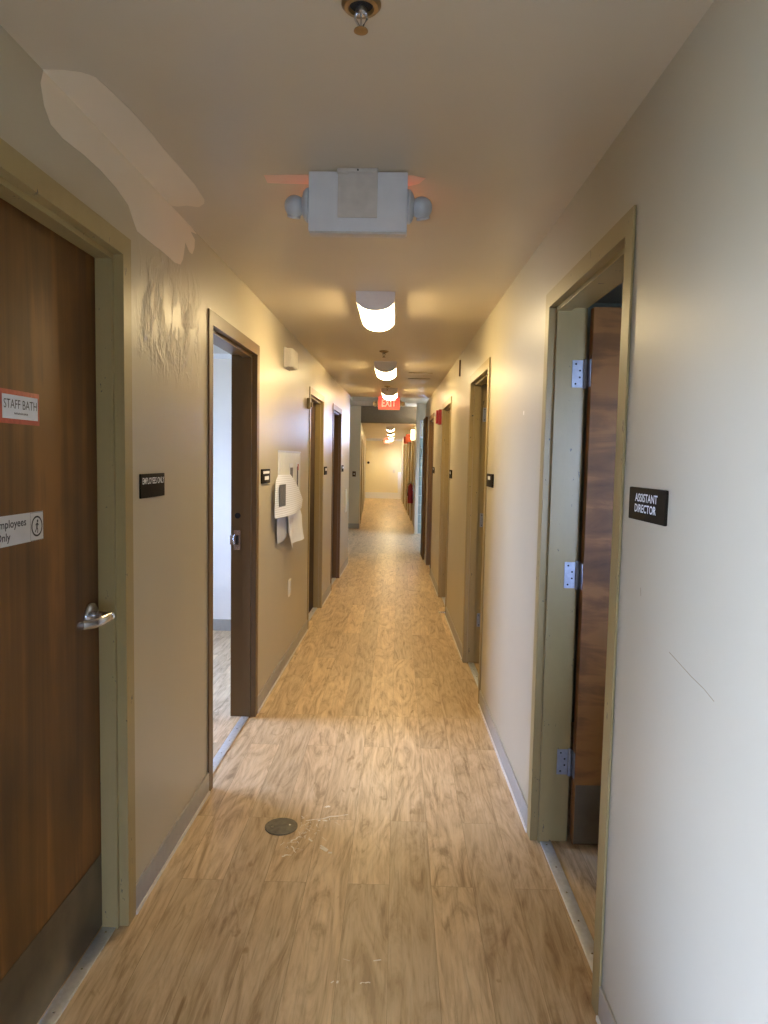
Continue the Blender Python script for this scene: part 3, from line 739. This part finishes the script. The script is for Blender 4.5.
# ------------------------------------------------------------------ ceiling fixtures
def arc_outline(w, dpt, straight, k=18):
    r = [(-w / 2, 0), (-w / 2 * .975, -straight)]
    for i in range(1, k):
        t = PI * i / k
        r.append((-w / 2 * .975 * math.cos(t), -straight - (dpt - straight) * math.sin(t)))
    return r + [(w / 2 * .975, -straight), (w / 2, 0)]
def lamp(x, y, z, L, label, group, detail=True, w=.214):
    t = thing('ceiling_light', (x, y, z), label, 'ceiling light', group)
    MB().box(XY, x - w / 2, x + w / 2, y, y + L, z - .012, z - .0005, .001).build('mounting_plate', 'fixture', t)
    for y0 in (y - .004, y + L - .012):
        MB().prism([(x + a, y0, z - .001 + b) for a, b in arc_outline(w, .102, .042)], (0, .016, 0)).build('end_cap', 'fixture', t)
    for sx in (-1, 1):
        MB().box(XY, x + sx * (w / 2 - .006) - .004, x + sx * (w / 2 - .006) + .004, y + .012, y + L - .012, z - .058, z - .012, .001).build('side_rail', 'fixture', t)
    ln = MB().prism([(x + a * .93, y + .012, z - .012 + b) for a, b in arc_outline(w, .094, .032)], (0, L - .024, 0)).build('lens', 'lens', t)
    return t
lamp(-.143, 3.89, CE, .62, 'glowing ceiling light nearest the emergency light box', 'glowing ceiling lights of the near corridor')
lamp(-.138, 6.615, CE, .62, 'glowing ceiling light between the two small sprinklers', 'glowing ceiling lights of the near corridor')
lamp(-.132, 9.07, CE, .62, 'glowing ceiling light just in front of the hanging exit sign', 'glowing ceiling lights of the near corridor')
for i, (y, x) in enumerate(((17.2, -.21), (20.3, -.24), (23.5, -.27), (26.2, -.30))):
    lamp(x, y, FZ, .62, ('first', 'second', 'third', 'fourth')[i] + ' glowing ceiling light beyond the brown header', 'glowing ceiling lights of the far corridor')

def sprinkler(x, y, label, sc=1.):
    t = thing('sprinkler', (x, y, CE), label, 'sprinkler', 'fire sprinklers in the ceiling')
    MB().lathe((x, y, CE - .0005), (0, 0, -1), [(0, .040), (.004, .040), (.010, .034), (.011, .026), (.004, .024)], 32).build('escutcheon', 'brass', t)
    MB().lathe((x, y, CE - .004), (0, 0, -1), [(0, .024), (.001, .023)], 24).build('recess', 'dark', t)
    b = MB().lathe((x, y, CE - .004), (0, 0, -1), [(0, .012), (.016, .012), (.018, .009), (.02, .006)], 16)
    for s_ in (-1, 1): b.tube([(x + s_ * .010, y, CE - .016), (x + s_ * .012, y, CE - .030), (x + s_ * .003, y, CE - .046)], .0025, 8)
    b.lathe((x, y, CE - .02), (0, 0, -1), [(0, .002), (.026, .002)], 8)
    b.build('frame_arms', 'steel', t)
    MB().lathe((x, y, CE - .046), (0, 0, -1), [(0, .005), (.004, .006), (.006, .014), (.008, .0145), (.0085, .004)], 20).build('deflector', 'brass', t)
sprinkler(-.093, 1.475, 'brass-ringed ceiling sprinkler closest overhead, before the emergency light box')
sprinkler(-.14, 6.0, 'small ceiling sprinkler before the second glowing light')
sprinkler(-.155, 8.82, 'small ceiling sprinkler before the third glowing light')

def exit_box(x0, x1, y, z0, z1, name, label, face, rear, plate, head):
    t = thing(name, ((x0 + x1) / 2, y, z1), label, 'exit sign' if rear else 'emergency light')
    D_ = .052
    MB().box(XY, x0, x1, y, y + D_, z0 + .006, z1 - .004, .003).build('housing', 'exit_panel' if rear else face, t)
    tr = MB()
    tr.box(XY, x0 + .003, x1 - .003, y + .004, y + D_ - .004, z0, z0 + .007, .001)
    for k in range(6): tr.box(XY, x0 + .02 + k * (x1 - x0 - .06) / 5, x0 + .045 + k * (x1 - x0 - .06) / 5, y - .002, y + .01, z0 - .002, z0 + .005, .001)
    tr.build('bottom_rim', plate, t)
    xm = (x0 + x1) / 2
    MB().box(XY, xm - .066, xm + .062, y - .02, y + .075, z1 - .012, z1 - .0005, .002).build('canopy', plate, t)
    if not rear:
        cv = MB().box(XY, xm - .064, xm + .062, y - .006, y + .001, z1 - .147, z1 - .012, .002).build('cover_plate', 'beige', t)
        mb = MB().lathe((xm, y - .021, z1 - .007), (0, 1, 0), [(0, .003), (.002, .003)], 10).build('screw_hole', 'dark', t)
    for s_, xe in ((-1, x0), (1, x1)):
        zc = z0 + .092
        h = MB().lathe((xe, y + .026, zc), (s_, 0, 0), [(0, .052), (.008, .052), (.016, .044), (.022, .028), (.026, .014)], 28).build('lamp_mount', head, t)
        c = Vector((xe + s_ * .046, y + .022, zc - .004))
        prof = [(-.034 * math.cos(PI * k / 12), .034 * math.sin(PI * k / 12)) for k in range(13)]
        g = MB().lathe(c, (.15 * s_, -.75, -.5), prof, 26).build('lamp_head', head, t)
        MB().lathe(c + Vector((.15 * s_, .35, -.75)).normalized() * .028, (.15 * s_, .35, -.75), [(0, .021), (.006, .022), (.0075, .018)], 20).build('bulb_lens', 'ivory' if rear else 'fixture', g)
    # red letters: on the far side of the first box, on the near side of the second
    w, h = (x1 - x0) * .66, .105
    if rear: pl_ = lambda x, y_, d: Vector((xm - w / 2 + x, y - .0015 - d, z0 + .045 + y_))
    else: pl_ = lambda x, y_, d: Vector((xm + w / 2 - x, y + D_ + .0015 + d, z0 + .045 + y_))
    text_mesh('EXIT', pl_, w, h, bold=.02).build('exit_letters', 'exit', t)
exit_box(-.303, .012, 2.29, 2.262, CE, 'emergency_light', 'blue-white emergency light box hanging closest overhead with two round lamp heads', 'plastic', False, 'beige', 'lamp_head')
exit_box(-.31, .005, 10.28, 2.262, CE, 'exit_sign', 'red glowing exit sign with two lamp heads hanging behind the third ceiling light', 'exit_panel', True, 'lamp_cream', 'lamp_cream')
x0, x1, y = -.55, -.29, 26.9
e = thing('exit_sign', (-.42, 26.9, FZ), 'faint red exit sign hanging before the yellow end wall', 'exit sign')
MB().box(XY, x0, x1, y, y + .05, FZ - .19, FZ - .002, .004).build('housing', 'exit_panel', e)
text_mesh('EXIT', lambda x, y_, d: Vector((x0 + .04 + x, y - .0015 - d, FZ - .15 + y_)), .18, .10, bold=.02).build('exit_letters', 'exit', e)
for s_, xe in ((-1, x0), (1, x1)):
    MB().lathe((xe + s_ * .05, y, FZ - .09), (0, -1, -.3), [(-.034 * math.cos(PI * k / 8), .034 * math.sin(PI * k / 8)) for k in range(9)], 16).tube([(xe, y + .02, FZ - .09), (xe + s_ * .04, y + .02, FZ - .09)], .015).build('lamp_head', 'lamp_cream', e)

# ------------------------------------------------------------------ far corridor bits
ex = thing('fire_extinguisher', FRW(16.35, .075, .55), 'red fire extinguisher hanging beside the glass-block panel', 'fire extinguisher')
cx = FRW(16.35, .075, 0)
MB().lathe((cx.x, cx.y, .53), (0, 0, 1), [(0, .058), (.01, .065), (.38, .065), (.42, .05), (.44, .024), (.46, .02)], 24).build('cylinder_body', 'red', ex)
MB().lathe((cx.x, cx.y, .985), (0, 0, 1), [(0, .018), (.04, .018)], 14).box(XY, cx.x - .012, cx.x + .012, cx.y - .10, cx.y + .02, 1.03, 1.045, .003).build('valve', 'steel', ex)
MB().tube([(cx.x, cx.y - .02, 1.01), (cx.x - .06, cx.y - .03, .98), (cx.x - .085, cx.y - .03, .85), (cx.x - .07, cx.y - .03, .70)], .009, 8).build('hose', 'rubber', ex)
MB().box(FRW, 16.31, 16.39, 0, .02, .62, 1.0, .003).build('wall_hook', 'steel', ex)
sc = thing('wall_sconce', FRW(16.3, 0, 2.0), 'bright white wall sconce above the fire extinguisher', 'wall lamp')
MB().box(FRW, 16.24, 16.36, 0, .02, 2.0, 2.24, .003).build('back_plate', 'fixture', sc)
MB().prism([FRW(16.3, .02, 0) + Vector((0, .055 * math.cos(t), 2.005)) + (FRW(0, 1, 0) - FRW(0, 0, 0)) * (.075 * math.sin(t)) for t in [PI * k / 14 for k in range(15)]], (0, 0, .23)).build('shade', 'sconce', sc)
for u, lb in ((18.2, 'orange-red strobe sign nearest the bright wall sconce'), (20.1, 'orange-red strobe sign further along than its twin')):
    o = thing('strobe_sign', FRW(u, 0, 2.0), lb, 'strobe sign', 'orange strobe signs of the far corridor')
    MB().box(FRW, u - .012, u + .012, .004, .15, 2.0, 2.20, .003).build('flag_panel', 'orange', o)
    MB().box(FRW, u - .03, u + .03, 0, .012, 1.99, 2.21, .003).build('bracket', 'fixture', o)
o = tag(MB().lathe((-1.17, 27.545, 1.40), (0, -1, 0), [(0, .05), (.01, .05), (.03, .035), (.035, .02)], 16).build('door_knob_plate', 'dark', loc=(-1.17, 27.55, 1.4)), 'small dark round fitting on the yellow end wall', 'fitting')
o = tag(MB().box(XY, -.20, -.12, 27.54, 27.55, 1.02, 1.14, .002).build('outlet_plate', 'ivory', loc=(-.16, 27.55, 1.08)), 'small ivory outlet plate on the yellow end wall', 'outlet')

# ------------------------------------------------------------------ floor cover
dc = thing('floor_cleanout_cover', (-.458, 2.818, 0), 'round dark metal cleanout cover set in the plank floor', 'drain cover')
MB().lathe((-.458, 2.818, .0002), (0, 0, 1), [(0, .068), (.0035, .068), (.0045, .064), (.0038, .060)], 40).build('rim', 'cover', dc)
MB().lathe((-.458, 2.818, .0003), (0, 0, 1), [(0, .059), (.0042, .059), (.0048, .050)], 40).build('lid', 'cover', dc)
for dx in (-.035, .035): MB().lathe((-.458 + dx, 2.818 + .02 * (dx > 0) - .01, .0048), (0, 0, 1), [(0, .006), (.001, .005)], 12).build('screw', 'steel', dc)

# ------------------------------------------------------------------ daylight
w = bpy.data.worlds.new('daylight'); S.world = w; w.use_nodes = True
nt = w.node_tree; bg = nt.nodes['Background']
tc = nt.nodes.new('ShaderNodeTexCoord'); sp = nt.nodes.new('ShaderNodeSeparateXYZ'); nt.links.new(tc.outputs['Generated'], sp.inputs[0])
mr = nt.nodes.new('ShaderNodeMapRange'); mr.inputs[1].default_value = -.12; mr.inputs[2].default_value = .12
nt.links.new(sp.outputs[2], mr.inputs[0])
nt.links.new(ramp(nt, mr.outputs[0], [(0., (.24, .29, .37)), (.5, (.51, .635, .98)), (1., (.49, .62, 1.))]), bg.inputs[0])
bg.inputs[1].default_value = SKY_E

# ------------------------------------------------------------------ camera
f_px = 700.
p_, r_, y_ = (math.radians(v) for v in (4.31470154, 1.11337601, 1.08067339))
fw = Vector((-math.sin(y_) * math.cos(p_), math.cos(y_) * math.cos(p_), -math.sin(p_)))
rt = Vector((math.cos(y_), math.sin(y_), 0)); up = rt.cross(fw)
r2 = rt * math.cos(r_) + up * math.sin(r_); u2 = -rt * math.sin(r_) + up * math.cos(r_)
cam = bpy.data.cameras.new('camera'); co = bpy.data.objects.new('camera', cam); C.objects.link(co)
cam.sensor_fit = 'HORIZONTAL'; cam.sensor_width = 36; cam.lens = 36 * f_px / 768; cam.clip_start = .02; cam.clip_end = 200
z2 = -fw
co.matrix_world = Matrix(((r2.x, u2.x, z2.x, 0), (r2.y, u2.y, z2.y, 0), (r2.z, u2.z, z2.z, 1.545), (0, 0, 0, 1)))
S.camera = co
S.view_settings.view_transform = 'Standard'; S.view_settings.look = 'None'
S.view_settings.gamma = 1; S.view_settings.use_curve_mapping = False
S.view_settings.exposure = EXPO
S.cycles.use_denoising = True; S.cycles.max_bounces = 10; S.cycles.diffuse_bounces = 6
S.cycles.sample_clamp_indirect = 8
